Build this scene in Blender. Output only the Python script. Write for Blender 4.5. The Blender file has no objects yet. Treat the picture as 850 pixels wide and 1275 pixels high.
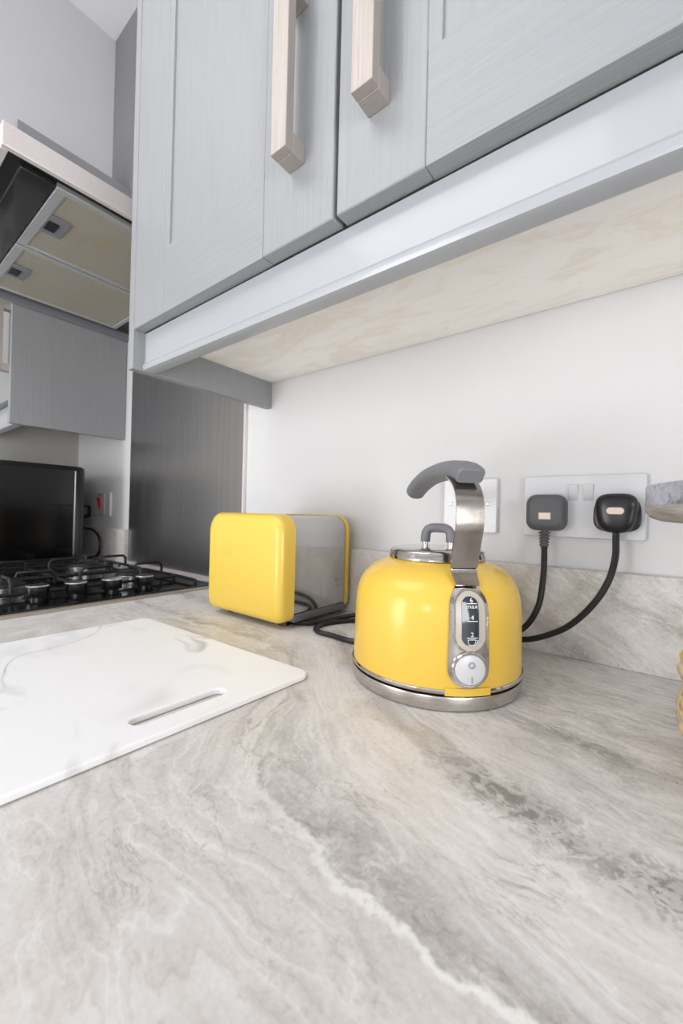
import bpy, bmesh, math, random
from math import sin, cos, pi, radians, sqrt, atan2
from mathutils import Vector, Matrix, noise
random.seed(4)
scene = bpy.context.scene
COL = scene.collection

# ------------------------------------------------------------------ helpers
def lin(c):
    return tuple(((v / 255) / 12.92 if v / 255 <= .04045 else ((v / 255 + .055) / 1.055) ** 2.4) for v in c)
def rgba(c):
    return (*lin(c), 1)
WORLD = {}
def tag(o, label=None, cat=None, group=None, kind=None):
    if label: o['label'] = label
    if cat: o['category'] = cat
    if group: o['group'] = group
    if kind: o['kind'] = kind
    return o
def thing(name, label, cat, loc=(0, 0, 0), group=None):
    o = bpy.data.objects.new(name, None); COL.objects.link(o)
    o.location = loc; o.empty_display_size = .05
    WORLD[o] = Vector(loc)
    return tag(o, label, cat, group)
def obj(name, bm, mat, parent=None, smooth=False, angle=35, bevel=0, seg=2):
    """link a bmesh given in world coordinates as ONE mesh object"""
    off = WORLD[parent] if parent else Vector((0, 0, 0))
    if off.length: bmesh.ops.translate(bm, verts=bm.verts, vec=-off)
    bmesh.ops.recalc_face_normals(bm, faces=bm.faces)
    me = bpy.data.meshes.new(name); bm.to_mesh(me); bm.free()
    for m in (mat if isinstance(mat, (list, tuple)) else [mat]): me.materials.append(m)
    o = bpy.data.objects.new(name, me); COL.objects.link(o)
    if parent: o.parent = parent
    WORLD[o] = off
    if smooth:
        for p in me.polygons: p.use_smooth = True
        try: me.set_sharp_from_angle(angle=radians(angle))
        except Exception: pass
    if bevel:
        b = o.modifiers.new('edge', 'BEVEL'); b.width = bevel; b.segments = seg; b.limit_method = 'ANGLE'; b.angle_limit = radians(40)
        b.harden_normals = False
        for p in me.polygons: p.use_smooth = True
        try: me.set_sharp_from_angle(angle=radians(80))
        except Exception: pass
    return o
def NB(): return bmesh.new()
def box(bm, a, b):
    x0, y0, z0 = a; x1, y1, z1 = b
    v = [bm.verts.new(p) for p in ((x0,y0,z0),(x1,y0,z0),(x1,y1,z0),(x0,y1,z0),(x0,y0,z1),(x1,y0,z1),(x1,y1,z1),(x0,y1,z1))]
    for f in ((0,3,2,1),(4,5,6,7),(0,1,5,4),(1,2,6,5),(2,3,7,6),(3,0,4,7)): bm.faces.new([v[i] for i in f])
    return bm
def boxes(*ab):
    bm = NB()
    for a, b in ab: box(bm, a, b)
    return bm
def lathe(bm, prof, c=(0, 0, 0), n=64, cap=True):
    rings = []
    for r, z in prof:
        if r < 1e-6: rings.append([bm.verts.new((c[0], c[1], c[2] + z))])
        else: rings.append([bm.verts.new((c[0] + r*cos(2*pi*k/n), c[1] + r*sin(2*pi*k/n), c[2] + z)) for k in range(n)])
    for A, B in zip(rings, rings[1:]):
        for k in range(n):
            j = (k + 1) % n
            if len(A) == 1 and len(B) == 1: continue
            if len(A) == 1: bm.faces.new((A[0], B[j], B[k]))
            elif len(B) == 1: bm.faces.new((A[k], A[j], B[0]))
            else: bm.faces.new((A[k], A[j], B[j], B[k]))
    if cap:
        if len(rings[0]) > 1: bm.faces.new(rings[0][::-1])
        if len(rings[-1]) > 1: bm.faces.new(rings[-1])
    return bm
def spline(pts, n=10):
    P = [Vector(p) for p in pts]; P = [P[0]*2 - P[1]] + P + [P[-1]*2 - P[-2]]
    out = []
    for i in range(1, len(P) - 2):
        for k in range(n):
            t = k / n; a, b, c, d = P[i-1:i+3]
            out.append(.5*((2*b) + (c - a)*t + (2*a - 5*b + 4*c - d)*t*t + (3*b - a - 3*c + d)*t**3))
    out.append(P[-2]); return out
def tube(bm, pts, r, n=10, sec=None, up=None, cap=True):
    """sweep; sec = list of (a, b) section points (a along the side, b along the normal) or a circle of radius r (number or list)"""
    pts = [Vector(p) for p in pts]; rings = []
    T = []
    for i in range(len(pts)):
        T.append((pts[min(i+1, len(pts)-1)] - pts[max(i-1, 0)]).normalized())
    nrm = Vector(up) if up is not None else (Vector((0, 0, 1)) if abs(T[0].z) < .9 else Vector((1, 0, 0)))
    for i, p in enumerate(pts):
        t = T[i]; nrm = (nrm - t*nrm.dot(t)).normalized(); side = t.cross(nrm)
        rr = r[i] if isinstance(r, (list, tuple)) else r
        if sec: s = sec(i / (len(pts) - 1)) if callable(sec) else sec
        else: s = [(rr*cos(2*pi*k/n), rr*sin(2*pi*k/n)) for k in range(n)]
        rings.append([bm.verts.new(p + side*a + nrm*b) for a, b in s])
    m = len(rings[0])
    for A, B in zip(rings, rings[1:]):
        for k in range(m):
            j = (k + 1) % m; bm.faces.new((A[k], A[j], B[j], B[k]))
    if cap: bm.faces.new(rings[0][::-1]); bm.faces.new(rings[-1])
    return bm
def rrect(w, h, r, n=6):
    out = []
    if not isinstance(r, (list, tuple)): r = (r, r, r, r)
    for (sx, sy, a0), q in zip(((1, 1, 0), (-1, 1, 90), (-1, -1, 180), (1, -1, 270)), r):
        for k in range(n + 1):
            a = radians(a0 + 90*k/n)
            out.append((sx*(w/2 - q) + q*cos(a), sy*(h/2 - q) + q*sin(a)))
    return out
def prism(bm, poly, f0, f1, inset=0, steps=1):
    """poly (2D) lofted from f0(p) to f1(p) -> 3D"""
    A = [bm.verts.new(f0(p)) for p in poly]; B = [bm.verts.new(f1(p)) for p in poly]
    n = len(poly)
    for k in range(n):
        j = (k + 1) % n; bm.faces.new((A[k], A[j], B[j], B[k]))
    bm.faces.new(A[::-1]); bm.faces.new(B)
    return bm
def loft(bm, rings, cap0=True, cap1=True):
    R = [[bm.verts.new(p) for p in ring] for ring in rings]
    n = len(R[0])
    for A, B in zip(R, R[1:]):
        for k in range(n):
            j = (k + 1) % n; bm.faces.new((A[k], A[j], B[j], B[k]))
    if cap0: bm.faces.new(R[0][::-1])
    if cap1: bm.faces.new(R[-1])
    return bm

# ------------------------------------------------------------------ materials
def mat(name, color, rough=.5, metal=0, coat=0, spec=.5, ior=1.5, sub=0, trans=0):
    m = bpy.data.materials.new(name); m.use_nodes = True
    b = m.node_tree.nodes['Principled BSDF']
    b.inputs['Base Color'].default_value = rgba(color); b.inputs['Roughness'].default_value = rough
    b.inputs['Metallic'].default_value = metal; b.inputs['Coat Weight'].default_value = coat
    b.inputs['Coat Roughness'].default_value = .06; b.inputs['IOR'].default_value = ior
    b.inputs['Specular IOR Level'].default_value = spec
    b.inputs['Transmission Weight'].default_value = trans
    if sub:
        b.inputs['Subsurface Weight'].default_value = sub; b.inputs['Subsurface Radius'].default_value = (.004, .004, .004); b.inputs['Subsurface Scale'].default_value = 1
    return m
class N:
    def __init__(s, m): s.t = m.node_tree; s.b = s.t.nodes['Principled BSDF']
    def new(s, typ, **kw):
        n = s.t.nodes.new(typ)
        for k, v in kw.items(): setattr(n, k, v)
        return n
    def link(s, a, b): s.t.links.new(a, b)
    def val(s, sock, v):
        if hasattr(v, 'is_output') or isinstance(v, bpy.types.NodeSocket): s.link(v, sock)
        else: sock.default_value = v
    def math(s, op, a, b=0, c=None, clamp=False):
        n = s.new('ShaderNodeMath', operation=op); n.use_clamp = clamp
        s.val(n.inputs[0], a); s.val(n.inputs[1], b)
        if c is not None: s.val(n.inputs[2], c)
        return n.outputs[0]
    def mrange(s, v, a, b, c, d):
        n = s.new('ShaderNodeMapRange'); n.clamp = True; s.val(n.inputs[0], v)
        for i, q in enumerate((a, b, c, d)): n.inputs[i+1].default_value = q
        return n.outputs[0]
    def coord(s): return s.new('ShaderNodeTexCoord').outputs['Object']
    def mapping(s, v, scale=(1,1,1), loc=(0,0,0), rot=(0,0,0)):
        n = s.new('ShaderNodeMapping'); s.link(v, n.inputs[0]); n.inputs['Scale'].default_value = scale; n.inputs['Location'].default_value = loc; n.inputs['Rotation'].default_value = rot
        return n.outputs[0]
    def noise(s, v, scale, detail=4, rough=.55, dist=0):
        n = s.new('ShaderNodeTexNoise'); s.link(v, n.inputs['Vector']); n.inputs['Scale'].default_value = scale; n.inputs['Detail'].default_value = detail; n.inputs['Roughness'].default_value = rough; n.inputs['Distortion'].default_value = dist
        return n.outputs[0]
    def ramp(s, v, stops, interp='LINEAR'):
        n = s.new('ShaderNodeValToRGB'); s.val(n.inputs[0], v); e = n.color_ramp.elements; n.color_ramp.interpolation = interp
        while len(e) > 1: e.remove(e[-1])
        for i, (p, c) in enumerate(stops):
            q = e[0] if i == 0 else e.new(p)
            q.position = p; q.color = rgba(c) if len(c) == 3 else c
        return n.outputs[0]
    def mix(s, f, a, b, blend='MIX'):
        n = s.new('ShaderNodeMix', data_type='RGBA', blend_type=blend); s.val(n.inputs[0], f); s.val(n.inputs[6], a); s.val(n.inputs[7], b)
        return n.outputs[2]
    def bump(s, h, strength=.2, dist=.001):
        n = s.new('ShaderNodeBump'); n.inputs['Strength'].default_value = strength; n.inputs['Distance'].default_value = dist
        s.link(h, n.inputs['Height']); s.link(n.outputs[0], s.b.inputs['Normal'])
def g(v): return (v, v, v)

def paint_wall(name, c, rough=.6):
    m = mat(name, c, rough, spec=.3); n = N(m); v = n.coord()
    h = n.noise(v, 90, 5, .6); n.bump(h, .12, .001)
    f = n.noise(v, 3, 3); n.link(n.mix(n.mrange(f, .35, .7, 0, .5), rgba(c), rgba(tuple(x*.965 for x in c))), n.b.inputs['Base Color'])
    return m
def stone(name, upright=False):
    m = mat(name, (200, 196, 190), .38, spec=.35); n = N(m); co = n.coord()
    sep = n.new('ShaderNodeSeparateXYZ'); n.link(co, sep.inputs[0]); X = sep.outputs[0]
    Y0 = n.math('MULTIPLY_ADD', sep.outputs[2], 1.05, n.math('MULTIPLY_ADD', X, .42, -.33)) if upright else sep.outputs[1]
    n1 = n.noise(co, 5, 5, .6); n2 = n.noise(n.mapping(co, loc=(3, 1, 2)), 26, 7, .6); n3 = n.noise(n.mapping(co, loc=(7, 2, 2)), 90, 5, .65)
    a = n.mrange(Y0, -.5, -.35, .3, 1.3)
    dx = n.math('SUBTRACT', X, .03); dx = n.math('MAXIMUM', dx, -.42); dx = n.math('MINIMUM', dx, .16)
    v = n.math('SUBTRACT', Y0, n.math('MULTIPLY', a, n.math('MULTIPLY', dx, dx)))
    v = n.math('ADD', v, n.math('MULTIPLY_ADD', n1, .050, -.0285 + .008))
    v1 = v
    v = n.math('ADD', v, n.math('MULTIPLY_ADD', n2, .038, -.019))
    v = n.math('ADD', v, n.math('MULTIPLY_ADD', n3, .006, -.003))
    t = n.mrange(v, -.66, -.02, 0, 1)
    S = [(-.66,208),(-.60,212),(-.56,205),(-.52,209),(-.505,203),(-.492,206),(-.489,214),(-.4855,212),(-.484,182),(-.474,180),(-.462,194),(-.45,210),(-.43,222),(-.402,222),(-.391,210),(-.384,188),(-.374,166),(-.365,180),(-.352,202),(-.335,209),(-.315,200),(-.295,203),(-.28,194),(-.264,172),(-.256,165),(-.248,186),(-.225,198),(-.20,186),(-.17,196),(-.14,184),(-.09,194),(-.03,192)]
    base = n.ramp(t, [((q + .66)/.64, (min(l*1.01, 250), min(l*.992, 248), min(l*.974, 246))) for q, l in S])
    # bands come and go along their length
    fade = n.mrange(n.noise(n.mapping(co, (6, 6, 6), (2, 9, 4)), 1, 4, .6), .38, .62, .65 if upright else .40, 0)
    c = n.mix(fade, base, rgba((207, 203, 198)))
    # streaks that run with the bands
    cx = n.new('ShaderNodeCombineXYZ'); n.link(n.math('MULTIPLY', X, 7), cx.inputs[0]); n.link(n.math('MULTIPLY', v, 75), cx.inputs[1])
    st = n.noise(cx.outputs[0], 1.5, 9, .68, .5)
    c = n.mix(.22 if upright else .40, c, n.ramp(st, [(.26, g(116)), (.42, g(176)), (.5, g(190)), (.6, g(206)), (.76, g(236))]), 'OVERLAY')
    # layered agate-like contours with crisp edges
    c4 = n.new('ShaderNodeCombineXYZ'); n.link(n.math('MULTIPLY', X, 4.5), c4.inputs[0]); n.link(n.math('MULTIPLY', v1, 17), c4.inputs[1]); c4.inputs[2].default_value = 6.7
    ag = n.noise(c4.outputs[0], 1, 6, .5, .5)
    c = n.mix(.40 if upright else .66, c, n.ramp(ag, [(.30, g(188)), (.345, g(176)), (.35, g(206)), (.39, g(196)), (.395, g(170)), (.41, g(186)), (.44, g(200)), (.443, g(226)), (.455, g(196)), (.49, g(190)), (.495, g(164)), (.505, g(180)), (.53, g(198)), (.545, g(204)), (.548, g(232)), (.556, g(196)), (.59, g(184)), (.594, g(160)), (.61, g(190)), (.66, g(204)), (.7, g(190))]), 'OVERLAY')
    # hairlines that follow the flow
    c2 = n.new('ShaderNodeCombineXYZ'); n.link(n.math('MULTIPLY', X, 9), c2.inputs[0]); n.link(n.math('MULTIPLY', v1, 34), c2.inputs[1]); c2.inputs[2].default_value = 3.3
    h1 = n.math('ABSOLUTE', n.math('SUBTRACT', n.noise(c2.outputs[0], 1, 9, .66, .7), .5))
    m1 = n.mrange(n.noise(n.mapping(co, loc=(1, 8, 3)), 6, 3), .47, .60, 0, 1)
    c = n.mix(n.math('MULTIPLY', n.mrange(h1, 0, .014, .72, 0), m1), c, rgba((132, 125, 117)))
    c2.inputs[2].default_value = 3.3
    c3 = n.new('ShaderNodeCombineXYZ'); n.link(n.math('MULTIPLY', X, 8), c3.inputs[0]); n.link(n.math('MULTIPLY', v1, 26), c3.inputs[1]); c3.inputs[2].default_value = 9.1
    h2 = n.math('ABSOLUTE', n.math('SUBTRACT', n.noise(c3.outputs[0], 1, 8, .64, .6), .5))
    c = n.mix(n.math('MULTIPLY', n.mrange(h2, 0, .020, .65, 0), n.mrange(n.noise(n.mapping(co, loc=(5, 1, 3)), 5, 3), .45, .58, .1, 1)), c, rgba((230, 228, 225)))
    # broken crystalline patches in the dark veins
    def vein(off, w, lo, hi):
        return n.math('MULTIPLY', n.mrange(n.math('ABSOLUTE', n.math('ADD', v1, off)), w*.2, w, 1, 0), n.mrange(X, lo, hi, .06, 1))
    fl = n.mrange(n.noise(n.mapping(co, (1, 1.3, 1)), 70, 6, .72, 1.6), .49, .55, 0, 1)
    c = n.mix(n.math('MULTIPLY', n.math('MULTIPLY', vein(.374, .028, -.16, -.09), fl), .25 if upright else .80), c, rgba((126, 121, 115)))
    c = n.mix(n.math('MULTIPLY', n.math('MULTIPLY', vein(.258, .014, -.11, -.05), fl), .2 if upright else .6), c, rgba((120, 115, 109)))
    c = n.mix(n.math('MULTIPLY', n.math('MULTIPLY', vein(.478, .016, -.25, -.15), fl), .35), c, rgba((140, 134, 127)))
    wv = n.math('MULTIPLY', n.mrange(n.math('ABSOLUTE', n.math('ADD', v, .487)), .0012, .0034, .85, 0), n.mrange(X, -.21, -.10, .12, 1))
    if not upright: c = n.mix(wv, c, rgba((238, 236, 232)))
    # pebbly specks in the pale stone
    pk = n.math('MULTIPLY', n.mrange(n.noise(co, 190, 4, .7, .6), .57, .66, 0, 1), n.mrange(n.noise(n.mapping(co, loc=(2, 2, 8)), 9, 3), .48, .6, 0, 1))
    c = n.mix(n.math('MULTIPLY', pk, .35), c, rgba((164, 154, 143)))
    # soft pale clouds, grey clouds and warm iron staining
    cl = n.noise(n.mapping(co, (12, 12, 12), (.3, 1, 0)), 1, 8, .7, .6)
    c = n.mix(n.mrange(cl, .53, .66, 0, .50), c, rgba((228, 226, 223)))
    cd = n.noise(n.mapping(co, (9, 9, 9), (4, 2, 0)), .8, 6, .62, .6)
    c = n.mix(n.mrange(cd, .54, .70, 0, .32), c, rgba((170, 164, 157)))
    warm = n.math('MULTIPLY', n.mrange(n.noise(co, 16, 6, .66, .6), .5, .62, 0, 1), n.mrange(n.math('ABSOLUTE', n.math('ADD', v1, .37)), .0, .05, 1, 0.1))
    c = n.mix(n.math('MULTIPLY', n.math('MULTIPLY', warm, n.mrange(X, -.12, -.05, 1, .1)), .42), c, rgba((198, 180, 156)))
    gr = n.noise(co, 300, 4, .7)
    c = n.mix(.22, c, n.ramp(gr, [(.3, g(120)), (.5, g(186)), (.7, g(230))]), 'OVERLAY')
    n.link(c, n.b.inputs['Base Color'])
    n.link(n.mrange(n1, .3, .7, .34, .48), n.b.inputs['Roughness'])
    return m
def grained(name, c, vertical=True):
    m = mat(name, c, .42, spec=.45); n = N(m); v = n.coord()
    s = (260, 260, 7) if vertical else (7, 260, 260)
    h = n.noise(n.mapping(v, s), 1, 4, .6, .3)
    n.bump(n.mrange(h, .35, .65, 0, 1), .30, .0006)
    n.link(n.mix(n.mrange(h, .38, .62, .0, .5), rgba(c), rgba(tuple(min(255, x*1.06) for x in c))), n.b.inputs['Base Color'])
    return m
def brushed(name, c, rough=.3, scale=(220, 220, 3), amount=.5, metal=1, bumpy=.06):
    m = mat(name, c, rough, metal); n = N(m); v = n.coord()
    h = n.noise(n.mapping(v, scale), 1, 5, .7)
    n.link(n.mix(n.mrange(h, .35, .65, 0, amount), rgba(c), rgba(tuple(x*.62 for x in c))), n.b.inputs['Base Color'])
    n.link(n.mrange(h, .3, .7, rough*.8, rough*1.25), n.b.inputs['Roughness'])
    if bumpy: n.bump(h, bumpy, .0004)
    return m
M = {}
M['wall'] = paint_wall('white wall paint', (214, 213, 214))
M['upper_wall'] = paint_wall('grey white upper wall paint', (204, 203, 206))
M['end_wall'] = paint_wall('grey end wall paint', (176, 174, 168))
M['ceiling'] = paint_wall('ceiling paint', (226, 226, 230))
M['stone'] = stone('grey veined stone laminate'); M['stone_up'] = stone('grey veined stone upstand', True)
M['cab_v'] = grained('grey grained cabinet vinyl upright', (142, 144, 147)); M['cab_h'] = grained('grey grained cabinet vinyl lengthwise', (142, 144, 147), False)
def pelmet_mat():
    m = mat('satin grey pelmet lacquer', (163, 166, 171), .28, spec=.5, coat=.2); n = N(m)
    h = n.noise(n.mapping(n.coord(), (8, 200, 200)), 1, 4, .6); n.bump(h, .10, .0004); return m
M['pelmet'] = pelmet_mat()
M['shade'] = grained('grey filler panel', (120, 120, 122))
M['panel_grey'] = grained('grey grained side panel', (138, 139, 141))
def underside():
    m = mat('cream mottled cabinet underside', (222, 213, 200), .5); n = N(m); v = n.coord()
    w = n.noise(n.mapping(v, (5, 14, 8), rot=(0, 0, -.3)), 1, 7, .68, 1.2)
    c = n.ramp(w, [(.34, (251, 249, 245)), (.48, (250, 247, 241)), (.56, (243, 236, 225)), (.62, (249, 245, 237)), (.8, (241, 234, 223))])
    d = n.noise(v, 60, 3, .7); c = n.mix(n.mrange(d, .68, .78, 0, .3), c, rgba((150, 128, 100)))
    n.link(c, n.b.inputs['Base Color']); return m
M['under'] = underside()
M['handle'] = brushed('brushed nickel handle', (178, 170, 164), .58, (300, 300, 8), .14, .55)
M['steel_splash'] = brushed('brushed stainless splashback', (178, 178, 180), .34, (200, 200, 1.6), .45)
M['steel'] = brushed('brushed stainless steel', (182, 176, 169), .18, (240, 240, 5), .15)
M['steel_side'] = brushed('toaster end steel', (194, 192, 190), .10, (6, 320, 320), .08, 1, 0)
M['chrome'] = mat('polished chrome', (196, 192, 188), .09, 1)
M['steel_base'] = brushed('kettle base steel', (206, 201, 196), .24, (30, 30, 500), .3)
M['hood_steel'] = brushed('hood rim steel', (232, 224, 222), .5, (3, 200, 300), .12, .55)
M['hood_dark'] = mat('dark hood underside', (66, 66, 67), .35, .6)
M['hood_panel'] = mat('smoked hood light panel', (48, 48, 50), .16, .2, coat=.3)
M['hood_frame'] = mat('grey hood filter frame', (178, 178, 180), .45, .4)
M['latch'] = mat('grey plastic latch', (120, 120, 126), .45)
def mesh_filter():
    m = mat('greasy aluminium filter mesh', (150, 145, 130), .45, .55); n = N(m); v = n.coord()
    sep = n.new('ShaderNodeSeparateXYZ'); n.link(v, sep.inputs[0])
    wx = n.math('SINE', n.math('MULTIPLY', n.math('ADD', sep.outputs[0], sep.outputs[1]), 900)); wy = n.math('SINE', n.math('MULTIPLY', n.math('SUBTRACT', sep.outputs[0], sep.outputs[1]), 900))
    h = n.math('MULTIPLY', wx, wy)
    c = n.mix(n.mrange(h, -.2, .5, 0, .7), rgba((206, 200, 184)), rgba((112, 107, 96)))
    st = n.noise(v, 9, 4); c = n.mix(n.mrange(st, .5, .7, 0, .3), c, rgba((176, 158, 112)))
    n.link(c, n.b.inputs['Base Color']); n.bump(h, .5, .001); return m
M['filter'] = mesh_filter()
M['hob_rim'] = mat('dull hob rim steel', (176, 168, 158), .45, .7)
M['black_gloss'] = mat('black gloss enamel', (16, 16, 17), .13, coat=.4)
M['black_glass'] = mat('black appliance glass', (8, 8, 9), .14, spec=.3)
M['black_case'] = mat('black appliance case', (20, 20, 21), .3)
M['iron'] = mat('matt black cast iron', (22, 22, 23), .5)
M['knob_black'] = mat('black knob', (18, 18, 19), .22)
M['knob_cap'] = mat('silver knob cap', (205, 205, 205), .25, 1)
M['burner_metal'] = brushed('burner ring metal', (170, 168, 164), .3, (90, 90, 400), .4)
M['black_rubber'] = mat('black cable rubber', (20, 20, 21), .38)
M['plug_soft'] = mat('dark grey plug plastic', (84, 84, 87), .5)
M['plug_black'] = mat('black plug plastic', (26, 26, 28), .3)
M['plug_label'] = mat('peach printed label', (226, 208, 196), .5)
M['white_plastic'] = mat('white switch plastic', (208, 208, 211), .25)
M['grey_rocker'] = mat('pale grey recess', (190, 190, 192), .4)
M['red_plastic'] = mat('red switch plastic', (196, 30, 28), .35)
M['screw'] = mat('brass nickel screw', (190, 176, 150), .3, 1)
M['yellow'] = mat('glossy yellow enamel', (228, 189, 78), .26, coat=.14, spec=.35)
M['yellow_t'] = mat('glossy yellow toaster shell', (224, 191, 82), .28, coat=.15, spec=.4)
M['grey_soft'] = mat('soft grey handle rubber', (112, 113, 118), .48)
M['dark_plastic'] = mat('dark grey plastic', (98, 99, 102), .4)
M['gauge_plastic'] = mat('translucent beige gauge plastic', (188, 180, 170), .3)
M['gauge_dark'] = mat('dark gauge window', (50, 54, 64), .08, coat=.5)
M['print_white'] = mat('white print', (240, 240, 240), .5)
M['print_grey'] = mat('grey print', (110, 110, 114), .5)
def board_mat():
    m = mat('white marbled plastic board', (238, 237, 236), .42, spec=.4); n = N(m); v = n.coord()
    w = n.noise(v, 4, 2, .5); 
    wv = n.new('ShaderNodeVectorMath', operation='ADD'); n.link(n.mapping(v, (6.5, 4.2, 1), (1.7, 3.3, 0), (0, 0, .5)), wv.inputs[0]); 
    sc = n.new('ShaderNodeVectorMath', operation='SCALE'); n.link(n.new('ShaderNodeTexNoise').outputs['Color'], sc.inputs[0])
    r = n.math('ABSOLUTE', n.math('SUBTRACT', n.noise(wv.outputs[0], .8, 3, .5, 1.4), .5))
    msk = n.mrange(n.noise(n.mapping(v, (5, 5, 5), (2, .2, 0)), 1, 2), .46, .62, 0, 1)
    c = n.mix(n.math('MULTIPLY', n.mrange(r, .0, .07, .34, 0), msk), rgba((246, 246, 247)), rgba((180, 177, 179)))
    r2 = n.math('ABSOLUTE', n.math('SUBTRACT', n.noise(n.mapping(v, (4, 7, 1), (5.2, .4, 0), (0, 0, -.5)), .9, 2, .4, .7), .5))
    m2 = n.mrange(n.noise(n.mapping(v, (6, 6, 6), (4, 4.2, 0)), 1, 2), .47, .57, 0, 1)
    c = n.mix(n.math('MULTIPLY', n.mrange(r2, .0, .011, .5, 0), m2), c, rgba((138, 134, 136)))
    n.link(c, n.b.inputs['Base Color']); return m
M['board'] = board_mat()
def galv():
    m = mat('galvanised hammered metal', (176, 178, 188), .35, .8); n = N(m); v = n.coord()
    a = n.noise(v, 55, 5, .7); b = n.noise(v, 260, 3, .6)
    c = n.mix(n.mrange(a, .52, .64, 0, .8), rgba((206, 208, 220)), rgba((92, 92, 108))); c = n.mix(n.mrange(b, .45, .65, 0, .35), c, rgba((120, 120, 132)))
    n.link(c, n.b.inputs['Base Color']); n.bump(b, .3, .001); return m
M['galv'] = galv()
def greywood():
    m = mat('weathered grey wood', (160, 152, 144), .6); n = N(m); v = n.coord()
    a = n.noise(n.mapping(v, (8, 30, 300)), 1, 5, .6)
    n.link(n.ramp(a, [(.35, (128, 121, 114)), (.5, (152, 146, 140)), (.65, (168, 162, 156))]), n.b.inputs['Base Color']); return m
M['greywood'] = greywood()
def packet():
    m = mat('clear packet of yellow food', (220, 180, 90), .22, coat=.8); n = N(m); v = n.coord()
    a = n.noise(v, 42, 4, .6, .8)
    c = n.ramp(a, [(.34, (150, 116, 70)), (.42, (196, 164, 112)), (.5, (206, 190, 162)), (.58, (224, 186, 84)), (.7, (232, 204, 116))])
    n.link(c, n.b.inputs['Base Color']); n.bump(n.noise(v, 40, 3, .5), .25, .003); return m
M['packet'] = packet(); M['packet_top'] = mat('yellow green printed film', (206, 176, 52), .3, coat=.5)
M['floor'] = mat('pale floor vinyl', (206, 203, 198), .5)
M['base_door'] = grained('grey base cabinet vinyl', (186, 188, 192))

# ------------------------------------------------------------------ the room
HOODTOP = .829
XL, XR, YF, ZF, ZC = -1.914, 2.3, -3.0, -.91, 1.953
def struct(name, bm, m, label=None, **kw):
    o = obj(name, bm, m, **kw); o['kind'] = 'structure'
    if label: o['label'] = label
    return o
struct('wall_back', boxes(((XL-.1, 0, ZF), (XR+.1, .1, ZC))), M['wall'], 'white painted wall behind the kettle and sockets')
bm = boxes(((XL-.1, YF, ZF), (XL, 0, 1.318)))
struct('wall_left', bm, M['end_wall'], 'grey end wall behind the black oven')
struct('wall_upper_left', boxes(((XL-.1, YF, 1.318), (-1.64, 0, ZC))), M['upper_wall'], 'pale boxed-out wall above the far cabinet')
struct('wall_right', boxes(((XR, YF, ZF), (XR+.1, 0, ZC))), M['wall'])
wx0, wx1, wz0, wz1 = -1.80, 1.30, -.86, 1.15
struct('wall_front', boxes(((XL-.1, YF-.1, ZF), (wx0, YF, ZC)), ((wx1, YF-.1, ZF), (XR+.1, YF, ZC)), ((wx0, YF-.1, ZF), (wx1, YF, wz0)), ((wx0, YF-.1, wz1), (wx1, YF, ZC))), M['wall'])
fr = .05
struct('window_1', boxes(((wx0, YF-.09, wz0), (wx0+fr, YF-.02, wz1)), ((wx1-fr, YF-.09, wz0), (wx1, YF-.02, wz1)), ((wx0+fr, YF-.09, wz0), (wx1-fr, YF-.02, wz0+fr)), ((wx0+fr, YF-.09, wz1-fr), (wx1-fr, YF-.02, wz1)), (((wx0+wx1)/2-.025, YF-.08, wz0+fr), ((wx0+wx1)/2+.025, YF-.03, wz1-fr))), M['white_plastic'])
struct('floor', boxes(((XL-.1, YF-.1, ZF-.1), (XR+.1, .1, ZF))), M['floor'])
struct('ceiling', boxes(((XL-.1, YF-.1, ZC), (XR+.1, .1, ZC+.1))), M['ceiling'])

struct('shade_panel', boxes(((-1.4855, -.006, HOODTOP), (-.7435, -.0005, ZC)), ((-1.6395, -.006, 1.3185), (-1.4860, -.0005, ZC))), M['shade'], 'grey filler panel that darkens the wall above the cooker hood')  # added panel, its dark grey stands in for shade on the wall

# ------------------------------------------------------------------ worktop, upstands, base units
wt = obj('worktop', boxes(((XL, -.632, -.04), (1.2, 0, 0))), M['stone'], bevel=.004)
tag(wt, 'grey veined stone-effect worktop running under the kettle, toaster and hob', 'worktop')
up = obj('upstand', boxes(((-.812, -.018, 0), (1.2, 0, .122))), M['stone_up'], bevel=.0012)
tag(up, 'low stone-effect upstand along the wall behind the kettle', 'upstand')
up2 = obj('upstand', boxes(((XL, -.018, 0), (-1.436, 0, .116))), M['stone_up'], bevel=.0012)
tag(up2, 'short stone-effect upstand below the red cooker switch', 'upstand')
for i, (x0, x1) in enumerate(((-1.90, -1.45), (-1.45, -.85), (-.85, -.25), (-.25, .35), (.35, 1.18))):
    t = thing('base_cabinet', ['grey base cabinet at the far end under the black oven', 'grey base cabinet under the gas hob', 'grey base cabinet under the white chopping board', 'grey base cabinet under the yellow kettle', 'grey base cabinet under the tray stand'][i], 'cabinet', ((x0+x1)/2, -.3, ZF), 'base cabinets under the worktop')
    obj('carcass', boxes(((x0+.001, -.57, ZF+.13), (x1-.001, -.002, -.041))), M['base_door'], t)
    obj('plinth', boxes(((x0+.001, -.52, ZF), (x1-.001, -.50, ZF+.128))), M['base_door'], t)
    d = obj('door', boxes(((x0+.003, -.592, ZF+.14), (x1-.003, -.572, -.045))), M['base_door'], t, bevel=.002)
    obj('handle', boxes(((x1-.07, -.620, -.25), (x1-.05, -.610, -.07)), ((x1-.07, -.610, -.25), (x1-.05, -.593, -.23)), ((x1-.07, -.610, -.09), (x1-.05, -.593, -.07))), M['handle'], d)

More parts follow.
